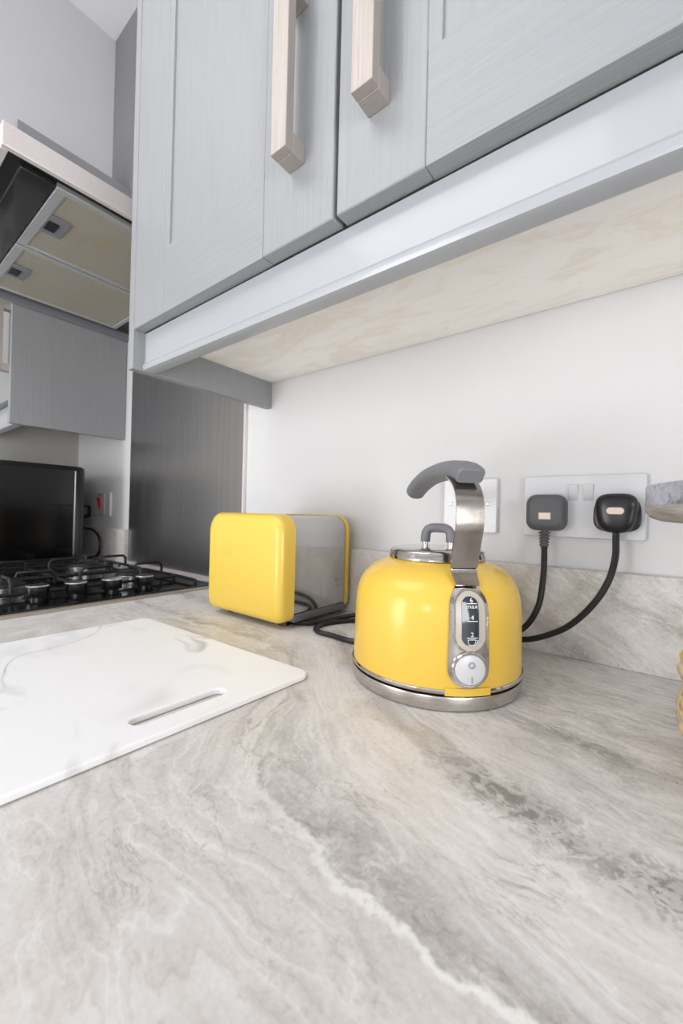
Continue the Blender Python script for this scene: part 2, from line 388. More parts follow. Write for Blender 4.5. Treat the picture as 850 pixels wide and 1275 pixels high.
# ------------------------------------------------------------------ wall cabinets
YD = -.322                                   # door front plane
def bar_handle(x, parent, z0=.583, z1=.783, w=.0245, y=-.352):
    bm = boxes(((x-w/2, y, z0), (x+w/2, y+.011, z1)), ((x-w/2, y+.011, z0), (x+w/2, YD, z0+.021)), ((x-w/2, y+.011, z1-.021), (x+w/2, YD, z1)))
    return obj('handle', bm, M['handle'], parent, bevel=.0008)
def shaker_door(x0, x1, z0, z1, parent, hx, gl=.098, gr=.102, mats=None):
    """stiles, rails and a recessed panel; stile/rail joints are V lines"""
    mv, mh = mats or (M['cab_v'], M['cab_h'])
    y0, y1 = YD, YD + .020
    R = .105; L = .013
    bm = NB()
    box(bm, (x0, y0, z0), (x0+gl, y1, z1)); box(bm, (x1-gr, y0, z0), (x1, y1, z1))
    d = obj('door', bm, mv, parent, bevel=.0016)
    for za in (z0, z1-R): obj('rail', boxes(((x0+gl+.0002, y0+.0004, za), (x1-gr-.0002, y1, za+R))), mh, d, bevel=.0004)
    # sloping lip and recessed panel
    xa, xb, za, zb = x0+gl, x1-gr, z0+R, z1-R
    pb = NB()
    def ring(x0, x1, z0, z1, y): return [(x0, y, z0), (x1, y, z0), (x1, y, z1), (x0, y, z1)]
    loft(pb, [ring(xa, xb, za, zb, y1), ring(xa, xb, za, zb, y0+.0006), ring(xa+L, xb-L*.55, za+.0006, zb-L, y0+.0010), ring(xa+L+.0008, xb-L*.55-.0008, za+.0014, zb-L-.0008, y0+.0042)])
    obj('panel', pb, mv, d)
    bar_handle(hx, d)
    return d
ZB, ZT = .496, 1.318
def carcass(x0, x1, parent, m, mu):
    obj('carcass', boxes(((x0, YD+.0215, ZB+.016), (x1, -.002, ZT))), m, parent)
    obj('underside', boxes(((x0, YD+.040, ZB), (x1, -.002, ZB+.0155))), mu, parent)
nc = thing('wall_cabinet', 'light grey double wall cabinet with long square handles above the kettle', 'cabinet', (-.28, -.16, ZB))
carcass(-.7245, .172, nc, M['cab_v'], M['under'])
obj('end_panel', boxes(((-.743, YD-.0006, .435), (-.725, -.002, ZT))), M['cab_v'], nc, bevel=.0012)
shaker_door(-.7248, -.2765, .503, ZT, nc, -.3315, .0985, .112)
shaker_door(-.2715, .1720, .503, ZT, nc, -.2205, .1025, .10)
# pelmet along the front of the cabinet
def pelmet(x0, x1, parent, m):
    bm = NB()
    P = [(-.303, .5005), (-.303, .449), (-.3045, .447), (-.3065, .444), (-.3065, .441), (-.3045, .4365), (-.300, .435), (-.2835, .435), (-.2825, .436), (-.2825, .5005)]
    loft(bm, [[(x0, y, z) for y, z in P], [(x1, y, z) for y, z in P]])
    return obj('pelmet', bm, m, parent, smooth=True, angle=28)
pelmet(-.7245, .172, nc, M['pelmet'])
fc = thing('wall_cabinet', 'shaded grey wall cabinet beyond the cooker hood above the black oven', 'cabinet', (-1.7, -.16, ZB))
carcass(-1.912, -1.5045, fc, M['panel_grey'], M['panel_grey'])
obj('end_panel', boxes(((-1.504, YD-.003, .431), (-1.486, -.002, ZT))), M['panel_grey'], fc, bevel=.0012)
shaker_door(-1.912, -1.5055, .503, ZT, fc, -1.513, .098, .098, (M['panel_grey'], M['panel_grey']))
pelmet(-1.912, -1.5045, fc, M['pelmet'])

# ------------------------------------------------------------------ cooker hood
HX0, HX1, HY, HZ = -1.484, -.860, -.480, .789
hd = thing('cooker_hood', 'steel cooker hood with mesh filters between the two wall cabinets', 'cooker hood', (-1.17, -.24, HZ))
bm = boxes(((HX0+.012, HY+.012, HZ+.012), (HX1-.012, -.002, HZ+.030)))
obj('body', bm, M['hood_dark'], hd)
obj('top_cover', boxes(((HX0+.02, HY+.02, HZ+.0305), (HX1-.02, -.002, HZ+.036))), M['hood_steel'], hd)
bm = boxes(((HX1-.011, HY, HZ-.002), (HX1, -.002, HZ+.0375)), ((HX0, HY, HZ-.002), (HX1-.0115, HY+.011, HZ+.0375)))
obj('rim', bm, M['hood_steel'], hd, bevel=.001)
obj('rim', boxes(((HX0, HY+.0115, HZ-.012), (HX0+.011, -.002, HZ+.0375))), M['latch'], hd, bevel=.001)
obj('light_panel', boxes(((-1.45, -.447, HZ+.001), (-.898, -.394, HZ+.0115))), M['hood_panel'], hd, bevel=.0015)
for x0, x1 in ((-1.162, -.897), (-1.442, -1.168)):
    f = obj('filter_frame', boxes(((x0, -.391, HZ+.001), (x0+.010, -.06, HZ+.0115)), ((x1-.014, -.391, HZ+.001), (x1, -.06, HZ+.0115)), ((x0+.0102, -.391, HZ+.001), (x1-.0142, -.373, HZ+.0115)), ((x0+.0102, -.072, HZ+.001), (x1-.0142, -.06, HZ+.0115))), M['hood_frame'], hd, bevel=.001)
    obj('filter_mesh', boxes(((x0+.0102, -.373, HZ+.004), (x1-.0142, -.072, HZ+.011))), M['filter'], f)
    xm = (x0+x1)/2
    l = obj('latch', boxes(((xm-.036, -.376, HZ-.0005), (xm+.036, -.336, HZ+.0038))), M['latch'], f, bevel=.001)
    obj('latch_slider', boxes(((xm-.018, -.372, HZ-.003), (xm+.018, -.352, HZ-.0007))), M['black_case'], l, bevel=.0008)

# ------------------------------------------------------------------ splashback
sp = obj('splashback', boxes(((-1.434, -.0045, .0105), (-.8185, -.0006, .95))), M['steel_splash'])
tag(sp, 'brushed stainless steel splashback on the wall behind the hob', 'splashback')
struct('trim_1', boxes(((-.818, -.008, .001), (-.8125, 0, .95))), M['hood_steel'], 'thin pale edging strip on the right of the splashback')
struct('trim_2', boxes(((-1.434, -.014, .0005), (-.8125, -.0045, .010))), M['hood_steel'], 'bright sealing strip at the foot of the splashback')

# ------------------------------------------------------------------ hob
hb = thing('gas_hob', 'black gas hob with four knobs set into the worktop by the splashback', 'hob', (-1.15, -.31, 0))
bm = NB(); P = rrect(.594, .508, .012)
cx, cy = -1.147, -.292
loft(bm, [[(cx+a, cy+b, .0002) for a, b in P], [(cx+a, cy+b, .004) for a, b in P], [(cx+a*.994, cy+b*.993, .0055) for a, b in P]])
obj('steel_frame', bm, M['hob_rim'], hb, smooth=True, angle=20)
bm = NB(); P = rrect(.570, .486, .010)
loft(bm, [[(cx+a, cy+b, .0056) for a, b in P], [(cx+a, cy+b, .0075) for a, b in P], [(cx+a*.99, cy+b*.99, .009) for a, b in P]])
obj('hotplate', bm, M['black_gloss'], hb, smooth=True, angle=20)
for x, y in ((-.948, -.391), (-.938, -.328), (-.933, -.261), (-.930, -.192)):
    k = obj('knob', lathe(NB(), [(.0135, .009), (.0135, .014), (.0192, .0145), (.0200, .016), (.0196, .033), (.0185, .0345)], (x, y, 0), 40), M['knob_black'], hb, smooth=True, angle=30)
    obj('cap', lathe(NB(), [(.0195, .0335), (.0200, .0352), (.0192, .0368), (.016, .0372), (0, .0365)], (x, y, 0), 40, cap=False), M['knob_cap'], k, smooth=True)
BUR = [(-1.035, -.175, .036), (-1.275, -.19, .046), (-1.045, -.425, .040), (-1.285, -.43, .032)]
for x, y, r in BUR:
    b = obj('burner', lathe(NB(), [(r*1.05, .0092), (r*1.05, .012), (r*.92, .014), (r*.92, .019), (r, .020), (r, .0245), (r*.96, .026), (r*.5, .026)], (x, y, 0), 48), M['burner_metal'], hb, smooth=True, angle=30)
    obj('burner_cap', lathe(NB(), [(r*.90, .0265), (r*.94, .028), (r*.92, .0315), (r*.8, .0335), (0, .034)], (x, y, 0), 48), M['iron'], b, smooth=True, angle=30)
def pan_support(x0, x1, label, tail=None):
    ps = thing('pan_support', label, 'pan support', ((x0+x1)/2, -.3, .009), 'cast iron pan supports on the hob')
    y0, y1, z, h, r = -.525, -.085, .019, .047, .0038
    bm = NB(); c = .016
    loop = []
    for (px, py, a0) in ((x1-c, y1-c, 0), (x0+c, y1-c, 90), (x0+c, y0+c, 180), (x1-c, y0+c, 270)):
        for k in range(5):
            a = radians(a0 + 22.5*k); loop.append((px + c*cos(a), py + c*sin(a), z))
    loop.append(loop[0]); tube(bm, loop, r, 8)
    for fx, fy in ((x0+.02, y1), (x1-.02, y1), (x0+.02, y0), (x1-.02, y0)):
        tube(bm, [(fx, fy, .0093), (fx, fy, z)], .0045, 8)
    if tail: tube(bm, spline([(x1-.03, y1, z), (x1+.02, y1, z), (tail-.006, y1, z-.001), (tail, y1, z-.004), (tail, y1, .0095)], 5), r, 8)
    tube(bm, [(x0, (y0+y1)/2, z), (x1, (y0+y1)/2, z)], r, 8)
    obj('frame', bm, M['iron'], ps, smooth=True, angle=50)
    for by in (-.18, -.427):
        bx = (x0+x1)/2
        for dx, dy in ((1, 0), (-1, 0), (0, 1), (0, -1)):
            ex, ey = (x1 if dx > 0 else x0 if dx < 0 else bx), (by + dy*.098 if dy else by)
            ix, iy = bx + dx*.030, by + dy*.030
            ox, oy = ex - dx*.008, ey - dy*.008
            pts = [(ex, ey, z), (ex, ey, h-.008), (ox, oy, h), ((ox*.6+ix*.4), (oy*.6+iy*.4), h), (ix, iy, h), (ix-dx*.002, iy-dy*.002, h-.008)]
            obj('finger', tube(NB(), pts, .0036, 8), M['iron'], ps, smooth=True, angle=60)
    return ps
pan_support(-1.150, -.972, 'black wire pan support nearest the knobs on the gas hob', -.892)
pan_support(-1.385, -1.165, 'black wire pan support at the far side of the gas hob', None)

# ------------------------------------------------------------------ black oven
ov = thing('mini_oven', 'black gloss countertop oven with rounded corners beyond the hob', 'oven', (-1.69, -.27, 0))
ox, oy = -1.685, -.275
P = rrect(.41, .31, .026, 6)
bm = NB()
loft(bm, [[(ox+a*s, oy+b*s, z) for a, b in P] for s, z in ((.96, .012), (1, .018), (1, .312), (.99, .318), (.96, .3215), (.9, .3225))])
obj('case', bm, M['black_case'], ov, smooth=True, angle=30)
for sx in (-.17, .17):
    for sy in (-.12, .12): obj('foot', lathe(NB(), [(.014, 0), (.015, .002), (.013, .0118)], (ox+sx, oy+sy, 0), 20), M['black_rubber'], ov, smooth=True, angle=30)
def side_panel(z0, z1):
    bm = NB(); xs = ox + .205
    loft(bm, [[(xs, -.402, z0), (xs, -.158, z0), (xs, -.158, z1), (xs, -.402, z1)], [(xs+.0022, -.401, z0+.001), (xs+.0022, -.159, z0+.001), (xs+.0022, -.159, z1-.001), (xs+.0022, -.401, z1-.001)]])
    return bm
obj('side_glass', side_panel(.195, .308), M['black_glass'], ov); obj('side_glass', side_panel(.030, .1935), M['black_glass'], ov)
obj('highlight_strip', boxes(((ox+.205, -.1565, .036), (ox+.2065, -.1525, .306))), M['steel'], ov)  # pale strip modelled in place of the highlight along the case edge
dr = obj('door', boxes(((ox-.175, oy-.163, .03), (ox+.12, oy-.1555, .30))), M['black_glass'], ov, bevel=.002)
obj('door_handle', tube(NB(), [(ox-.15, oy-.163, .275), (ox-.15, oy-.185, .275), (ox+.095, oy-.185, .275), (ox+.095, oy-.163, .275)], .006, 10), M['steel'], dr, smooth=True)
obj('control_panel', boxes(((ox+.124, oy-.163, .03), (ox+.18, oy-.1555, .30))), M['steel'], ov, bevel=.002)

# cooker switch
ck = thing('cooker_switch', 'white wall plate with a red cooker switch beyond the splashback', 'switch', (-1.665, 0, .203))
obj('plate', boxes(((-1.742, -.008, .160), (-1.578, 0, .247))), M['white_plastic'], ck, bevel=.002)
obj('recess', boxes(((-1.702, -.0095, .164), (-1.625, -.008, .243))), M['grey_rocker'], ck)
bm = NB(); loft(bm, [[(-1.679, -.0095, .232), (-1.651, -.0095, .232), (-1.657, -.0095, .180), (-1.668, -.0095, .180)], [(-1.677, -.016, .228), (-1.653, -.016, .228), (-1.659, -.0115, .184), (-1.666, -.0115, .184)]])
obj('rocker', bm, M['red_plastic'], ck, bevel=.0008)
bm = NB(); loft(bm, [[(-1.665 + r*cos(2*pi*k/16), y, .2385 + r*sin(2*pi*k/16)) for k in range(16)] for r, y in ((.004, -.0094), (.004, -.0105), (.003, -.011))])
obj('indicator', bm, M['black_case'], ck)
pl = thing('oven_plug', 'black plug and looped cord beside the black oven', 'plug', (-1.79, -.008, .17))
bm = NB(); P = rrect(.05, .05, .012)
loft(bm, [[(-1.795+a, 0-.0005, .175+b) for a, b in P], [(-1.795+a, -.022, .175+b) for a, b in P], [(-1.795+a*.8, -.03, .175+b*.8) for a, b in P]])
obj('plug_body', bm, M['plug_black'], pl, smooth=True)
obj('cord', tube(NB(), spline([(-1.795, -.026, .150), (-1.79, -.028, .118), (-1.74, -.03, .110), (-1.66, -.034, .108), (-1.60, -.036, .088), (-1.585, -.036, .055), (-1.60, -.036, .02), (-1.66, -.04, .0045), (-1.70, -.07, .0045)], 8), .0042, 8), M['black_rubber'], pl, smooth=True)

# ------------------------------------------------------------------ toaster
TX0, TX1, TY0, TY1 = -.661, -.462, -.208, -.022
tz0, tz1 = .0105, .1870
to = thing('toaster', 'yellow two-sided toaster with steel ends on the worktop beside the splashback', 'toaster', ((TX0+TX1)/2, (TY0+TY1)/2, 0))
def shell(yo, yi, s):
    """one pressed side: rounded slab with soft outer edge, yo outside, yi inside"""
    bm = NB(); xc, zc = (TX0+TX1)/2, (tz0+tz1)/2; w, h = TX1-TX0, tz1-tz0
    rings = []
    for k in range(7):
        a = radians(90*k/6); q = .013*(1-sin(a)); yy = yo + (yi-yo)/abs(yi-yo)*.013*(1-cos(a))
        P = rrect(w-2*.013+2*.013*sin(a), h-2*.013+2*.013*sin(a), (.030, .030, .016, .016), 8)
        rings.append([(xc+u, yy, zc+v) for u, v in P])
    P = rrect(w, h, (.030, .030, .016, .016), 8)
    rings.append([(xc+u, yi, zc+v) for u, v in P])
    loft(bm, rings)
    return obj('side_shell', bm, M['yellow_t'], to, smooth=True, angle=50)
sh = shell(TY0, TY0+.032, 1); shell(TY1, TY1-.016, -1)
bm = NB(); P = rrect(TX1-TX0-.006, tz1-tz0-.012, (.027, .027, .004, .004), 8)
xc, zc = (TX0+TX1)/2, (tz0+tz1)/2 + .004
for yy in (0,): loft(bm, [[(xc+u, TY0+.0325, zc+v) for u, v in P], [(xc+u, TY1-.0165, zc+v) for u, v in P]])
obj('steel_body', bm, M['steel_side'], to, smooth=True, angle=40)
obj('base', boxes(((TX0+.006, TY0+.0326, .0096), (TX1-.0008, TY1-.0162, .0215))), M['dark_plastic'], to, bevel=.002)
for sy in (-.150, -.082): obj('bread_slot', boxes(((TX0+.035, sy, tz1-.0055), (TX1-.035, sy+.028, tz1-.0017))), M['black_case'], to)
for fx in (TX0+.03, TX1-.03):
    for fy in (TY0+.04, TY1-.03): obj('foot', lathe(NB(), [(.008, 0), (.009, .001), (.008, .0097)], (fx, fy, 0), 18), M['black_rubber'], to, smooth=True, angle=30)
lv = obj('lever', boxes(((TX0-.012, -.125, .10), (TX0+.004, -.095, .112))), M['dark_plastic'], to, bevel=.002)
# faint raised maker's lettering, too worn to read
bm = NB(); ye = TY0 - .0003
for (x, z, w, h, tilt) in ((-.6155, .118, .0016, .014, 0), (-.609, .118, .0016, .014, .45), (-.6035, .118, .0016, .014, 0), (-.597, .118, .0016, .014, .2), (-.591, .118, .0016, .014, -.2), (-.588, .120, .008, .0014, 0), (-.5875, .114, .0016, .008, .3)):
    p = []
    for a, b in ((-w/2, -h/2), (w/2, -h/2), (w/2, h/2), (-w/2, h/2)): p.append((x + a*cos(tilt) - b*sin(tilt), z + a*sin(tilt) + b*cos(tilt)))
    prism(bm, p, lambda q: (q[0], ye+.0006, q[1]), lambda q: (q[0], ye, q[1]))
obj('embossed_mark', bm, M['yellow_t'], sh)

# ------------------------------------------------------------------ kettle
KX, KY = -.209, -.1928
AZ = radians(-45.5)
ku = Vector((cos(AZ), sin(AZ), 0)); kn = Vector((-sin(AZ), cos(AZ), 0)); KC = Vector((KX, KY, 0))
kt = thing('kettle', 'yellow dome kettle with grey arched handle and steel base on the worktop', 'kettle', (KX, KY, 0))
obj('base', lathe(NB(), [(.080, 0), (.0955, .0004), (.0972, .0025), (.0983, .0135), (.0977, .0152), (.094, .0158), (.060, .0158)], KC, 96), M['steel_base'], kt, smooth=True, angle=28)
obj('base_gap', lathe(NB(), [(.0935, .0159), (.0935, .0200)], KC, 96), M['black_case'], kt, smooth=True, angle=28)
obj('rim_band', lathe(NB(), [(.085, .0176), (.0972, .0176), (.0983, .0182), (.0984, .0206), (.0976, .0218), (.0955, .0222), (.085, .0222)], KC, 96, cap=False), M['chrome'], kt, smooth=True, angle=28)
PROF = [(.0966, .0215), (.0965, .035), (.0961, .050), (.0958, .065), (.0954, .080), (.0949, .0915), (.0938, .1005), (.0918, .1085), (.0885, .1160), (.0836, .1228), (.0775, .1284), (.0705, .1328), (.0630, .1362), (.0560, .1388), (.0535, .1395)]
obj('body', lathe(NB(), [(.06, .0215)] + PROF + [(.04, .1396)], KC, 128, cap=False), M['yellow'], kt, smooth=True, angle=50)
def rprof(z):
    for (r0, z0), (r1, z1) in zip(PROF, PROF[1:]):
        if z0 <= z <= z1: return r0 + (r1-r0)*(z-z0)/(z1-z0)
    return PROF[0][0] if z < PROF[0][1] else PROF[-1][0]
lid = obj('lid', lathe(NB(), [(.046, .1385), (.0550, .1392), (.0562, .1402), (.0562, .1432), (.0552, .1446), (.0550, .1478), (.0540, .1500), (.0515, .1514), (.045, .1524), (.03, .1531), (.0, .1535)], KC, 96, cap=False), M['chrome'], kt, smooth=True, angle=40)
dk = Vector((.92, .39, 0))
pts = [KC + dk*(.0015 + s) + Vector((0, 0, z)) for s, z in ((-.0148, .1585), (-.0148, .1645), (-.0142, .1695), (-.0120, .1733), (-.0085, .1752), (-.0040, .1757), (.0040, .1757), (.0085, .1752), (.0120, .1733), (.0142, .1695), (.0148, .1645), (.0148, .1585))]
kb = obj('lid_knob', tube(NB(), pts, .0056, 16), M['grey_soft'], lid, smooth=True, angle=50)
for s in (-.0133, .0163): obj('post', lathe(NB(), [(.0035, .1525), (.0035, .1590)], KC + dk*s, 16), M['chrome'], kb, smooth=True, angle=40) if False else obj('knob_post', lathe(NB(), [(.0035, .1525), (.0035, .1590)], KC + dk*s, 16), M['chrome'], lid, smooth=True, angle=40)
def sz(s, z): return KC + ku*s + Vector((0, 0, z))
# steel strap from the front panel up to the grip
SP = spline([sz(*p) for p in ((.0905, .1222), (.0868, .1268), (.0818, .1325), (.0800, .1375), (.0822, .1450), (.0845, .1540), (.0880, .1660), (.0920, .1795), (.0930, .1930), (.0912, .2060), (.0850, .2175), (.0755, .2255), (.062, .2312))], 8)
def strap_sec(f):
    w = .0120 + .0022*min(1, f*3.2); t = .0009
    return [(-w, -t), (w, -t), (w, t), (-w, t)]
obj('strap', tube(NB(), SP, 0, sec=strap_sec, up=ku), M['steel'], kt, smooth=True, angle=30)
obj('strap_joint', tube(NB(), [sz(.0806, .1375) + kn*a for a in (-.0123, 0, .0123)], .0009, 8), M['black_case'], kt, smooth=True)
# grey grip: a symmetric arc over the lid
GP = [(.0925, .2290), (.088, .2322), (.078, .2358), (.060, .2392), (.035, .2412), (.010, .2414), (-.015, .2405), (-.040, .2378), (-.062, .2335), (-.080, .2285), (-.0905, .2245), (-.0940, .2222)]
GS = spline([sz(*p) for p in GP], 5)
def grip_sec(f):
    m = min(f, 1-f); e = .90 + .10*min(1, m*22)
    w = .0288 - .0030*f
    h = .0158 + .0042*min(1, f*7) + .0035*max(0, f-.6)/.4
    return rrect(w*e, h*e, min(w, h)*e*(.26 + .20*min(1, f*6)), 5)
obj('grip', tube(NB(), GS, 0, sec=grip_sec, up=(0, 0, 1)), M['grey_soft'], kt, smooth=True, angle=50)
# far end of the strap runs down to the lid collar behind the grip
# panel that follows the body
def onbody(a, z, off):
    r = rprof(z) + off; t = AZ + a/ .0955
    return KC + Vector((cos(t)*r, sin(t)*r, z))
def outline_panel():
    L = [(.0115, .1305), (.0112, .1262), (.0122, .1220), (.0150, .1165), (.0180, .1110), (.0195, .1050), (.0198, .095), (.0198, .080), (.0200, .065), (.0203, .050)]
    bot = [(.0203*cos(radians(-a)), .0440 + .0196*sin(radians(-a))) for a in range(0, 91, 10)]
    R = L + bot
    return R + [(-x, z) for x, z in R[::-1][1:]]
def patch(out, offs, rows=None, m=None):
    """slab on the body: grid rows over the outline so that it bends with the dome"""
    zs = sorted(set(round(z, 6) for _, z in out), reverse=True)
    half = {}
    for x, z in out:
        if x >= 0: half[round(z, 6)] = max(half.get(round(z, 6), 0), x)
    bm = NB(); n = 10; top = []; bottom = []
    for z in zs:
        w = half.get(z, 0)
        top.append([bm.verts.new(onbody(-w + 2*w*k/n, z, offs[1])) for k in range(n+1)])
        bottom.append([bm.verts.new(onbody(-w + 2*w*k/n, z, offs[0])) for k in range(n+1)])
    for G, flip in ((top, 0), (bottom, 1)):
        for A, B in zip(G, G[1:]):
            for k in range(n):
                bm.faces.new((A[k], B[k], B[k+1], A[k+1]) if not flip else (A[k], A[k+1], B[k+1], B[k]))
    for i in range(len(zs)-1):
        for k in (0, n): bm.faces.new((top[i][k], top[i+1][k], bottom[i+1][k], bottom[i][k]))
    for i in (0, len(zs)-1):
        for k in range(n): bm.faces.new((top[i][k], top[i][k+1], bottom[i][k+1], bottom[i][k]))
    bmesh.ops.remove_doubles(bm, verts=bm.verts, dist=1e-7)
    bmesh.ops.dissolve_degenerate(bm, edges=bm.edges, dist=1e-7)
    return bm
pn = obj('front_panel', patch(outline_panel(), (-.001, .0028)), M['chrome'], kt, smooth=True, angle=35)
def stadium(w, z0, z1, n=9):
    r = w; out = []
    for k in range(n+1): a = radians(90 - 90*k/n); out.append((r*cos(a), z1 - r + r*sin(a)))
    for k in range(1, 5): out.append((r, z1 - r - (z1-z0-2*r)*k/5))
    for k in range(n+1): a = radians(-90*k/n); out.append((r*cos(a), z0 + r + r*sin(a)))
    return out + [(-x, z) for x, z in out[::-1][1:]]
def ring_patch(w, z0, z1, off, th, rad):
    pts = [onbody(x, z, off) for x, z in stadium(w, z0, z1, 8)]
    return tube(NB(), pts, rad, 8, up=ku, cap=False)
obj('gauge_surround', patch(stadium(.0150, .0600, .1180), (.0027, .0036)), M['gauge_plastic'], pn, smooth=True, angle=35)
obj('gauge_ring', ring_patch(.0152, .0598, .1182, .0034, 0, .0011), M['chrome'], pn, smooth=True)
gw = obj('gauge_window', patch([(x - .0, z) for x, z in stadium(.0082, .0660, .1125)], (.0034, .0043)), M['gauge_dark'], pn, smooth=True, angle=35)
# printed scale
def text_bm(s, size):
    cu = bpy.data.curves.new('t', 'FONT'); cu.body = s; cu.size = size; cu.align_x = 'CENTER'; cu.align_y = 'CENTER'; cu.resolution_u = 3
    o = bpy.data.objects.new('t', cu); COL.objects.link(o)
    dg = bpy.context.evaluated_depsgraph_get(); me = bpy.data.meshes.new_from_object(o.evaluated_get(dg))
    bm = NB(); bm.from_mesh(me); bpy.data.objects.remove(o); bpy.data.curves.remove(cu); bpy.data.meshes.remove(me)
    return bm
def wrap(bm, a0, z0, off, sx=1):
    for v in bm.verts: v.co = onbody(a0 + v.co.x*sx, z0 + v.co.y, off)
    return bm
MX = .0015
for s, size, z in (('6', .0062, .1088), ('max', .0056, .1032), ('4', .0062, .0927), ('2', .0062, .0765)):
    bm = wrap(text_bm(s, size), MX, z, .0046, 1.25 if s == 'max' else 1.1); obj('scale_print', bm, M['print_white'], gw)
bm = NB()
for z in (.1059, .0894, .0735):
    v = [bm.verts.new(onbody(MX + a, z + b, .0046)) for a, b in ((-.0052, -.00035), (0, -.00035), (.0052, -.00035), (.0052, .00035), (0, .00035), (-.0052, .00035))]
    bm.faces.new((v[0], v[1], v[4], v[5])); bm.faces.new((v[1], v[2], v[3], v[4]))
obj('scale_print', bm, M['print_white'], gw)
bm = NB()
cup = [(-.0040, .0718), (-.0040, .0690), (-.0028, .0668), (.0018, .0668), (.0030, .0690), (.0030, .0718), (-.0040, .0718)]
ear = [(.0030, .0714), (.0052, .0712), (.0050, .0692), (.0028, .0688)]
for L in (cup, ear): tube(bm, [onbody(MX + a, z, .0047) for a, z in L], .0003, 6, up=ku)
obj('scale_print', bm, M['print_white'], gw)
# switch
def disc(bm, a0, z0, rs, n=40):
    rings = []
    for r, off in rs: rings.append([onbody(a0 + r*cos(2*pi*k/n), z0 + r*sin(2*pi*k/n), off) for k in range(n)])
    return loft(bm, rings)
obj('switch_collar', disc(NB(), 0, .0432, ((.0172, .0024), (.0172, .0040), (.0160, .0052), (.0148, .0050), (.0146, .0036))), M['chrome'], pn, smooth=True, angle=40)
sw = obj('switch', disc(NB(), 0, .0432, ((.0144, .0030), (.0144, .0052), (.0138, .0062), (.0125, .0066))), M['white_plastic'], pn, smooth=True, angle=40)
bm = NB()
tube(bm, [onbody(.0026*cos(2*pi*k/20)+.0006, .0482 + .0028*sin(2*pi*k/20), .0068) for k in range(21)], .00032, 6, up=ku, cap=False)
tube(bm, [onbody(.0008, .0375, .0068), onbody(.0008, .0312, .0068)], .00034, 6, up=ku)
obj('switch_print', bm, M['print_grey'], sw)
# yellow tab under the panel that cuts the rim band
bm = patch([(.0225, .0242), (.0225, .0205), (.0225, .0170)], (-.0005, .0025))
obj('rim_tab', bm, M['yellow'], kt)
# short spout on the far side
sd = -ku
bm = NB(); rings = []
for (s, z, w, h) in ((.084, .098, .020, .024), (.096, .108, .016, .018), (.106, .118, .012, .012)):
    P = rrect(2*w, 2*h*.6, .006, 4)
    rings.append([KC + sd*s + kn*a + Vector((0, 0, z + b)) for a, b in P])
obj('spout', loft(bm, rings), M['yellow'], kt, smooth=True, angle=50)
obj('cord_inlet', boxes(((KX+.02, KY+.088, .004), (KX+.045, KY+.108, .015))), M['black_case'], kt, bevel=.002)

# ------------------------------------------------------------------ sockets and plugs
so = thing('double_socket', 'white double socket plate on the wall with two black plugs in it', 'socket', (-.083, 0, .208))
bm = NB(); P = rrect(.146, .087, .003, 3)
so_c = (-.0835, .2075)
loft(bm, [[(so_c[0]+a, 0, so_c[1]+b) for a, b in P], [(so_c[0]+a, -.0060, so_c[1]+b) for a, b in P], [(so_c[0]+a*.985, -.0085, so_c[1]+b*.975) for a, b in P]])
obj('plate', bm, M['white_plastic'], so, smooth=True, angle=20)
for x in (-.0925, -.0745):
    r = NB(); loft(r, [[(x-.0058, -.0085, .2155), (x+.0058, -.0085, .2155), (x+.0058, -.0085, .2385), (x-.0058, -.0085, .2385)], [(x-.0055, -.0090, .2160), (x+.0055, -.0090, .2160), (x+.0055, -.0128, .2375), (x-.0055, -.0128, .2375)]])
    obj('rocker', r, M['white_plastic'], so, bevel=.0005)
bp = thing('blank_plate', 'white square blank wall plate with two screws behind the kettle handle', 'wall plate', (-.2385, 0, .208))
bm = NB(); P = rrect(.087, .086, .003, 3)
loft(bm, [[(-.2390+a, 0, .2080+b) for a, b in P], [(-.2390+a, -.006, .2080+b) for a, b in P], [(-.2390+a*.975, -.0085, .2080+b*.975) for a, b in P]])
obj('plate', bm, M['white_plastic'], bp, smooth=True, angle=20)
for x in (-.2700, -.2093):
    o = NB()
    n = 20
    loft(o, [[(x + r*cos(2*pi*k/n), y, .2105 + r*sin(2*pi*k/n)) for k in range(n)] for r, y in ((.0030, -.0084), (.0030, -.0092), (.0022, -.0098))])
    box(o, (x-.0020, -.0100, .2102), (x+.0020, -.0098, .2108))
    obj('screw', o, M['screw'], bp, smooth=True, angle=30)
# left plug
p1 = thing('power_cable', 'black cable with square dark grey ribbed-neck plug in the left socket', 'cable', (-.128, -.0085, .2))
bm = NB(); c1 = (-.1235, .1985)
def prings(c, spec, r):
    return [[(c[0]+a*s + dx, y, c[1]+b*s2 + dz) for a, b in rrect(.0505, .0505, r, 6)] for s, s2, y, dx, dz in spec]
loft(bm, prings(c1, ((.94, .94, -.0086, 0, 0), (1, 1, -.0110, 0, 0), (1, 1, -.0250, 0, 0), (.96, .96, -.0300, 0, 0), (.78, .80, -.0345, 0, .001), (.74, .76, -.0350, 0, .001)), .013))
pb = obj('plug_body', bm, M['plug_soft'], p1, smooth=True, angle=35)
obj('label', boxes(((c1[0]-.0068, -.0357, c1[1]-.0095), (c1[0]+.0080, -.0349, c1[1]-.0005))), M['plug_label'], pb)
bm = NB()
for k in range(5): lathe(bm, [(.0050, .1715 - k*.0042), (.0076 - k*.0004, .1705 - k*.0042), (.0076 - k*.0004, .1690 - k*.0042), (.0050, .1680 - k*.0042)], (c1[0]-.0015, -.023, 0), 20)
lathe(bm, [(.0048, .178), (.0048, .149)], (c1[0]-.0015, -.023, 0), 16)
obj('strain_relief', bm, M['plug_soft'], p1, smooth=True, angle=30)
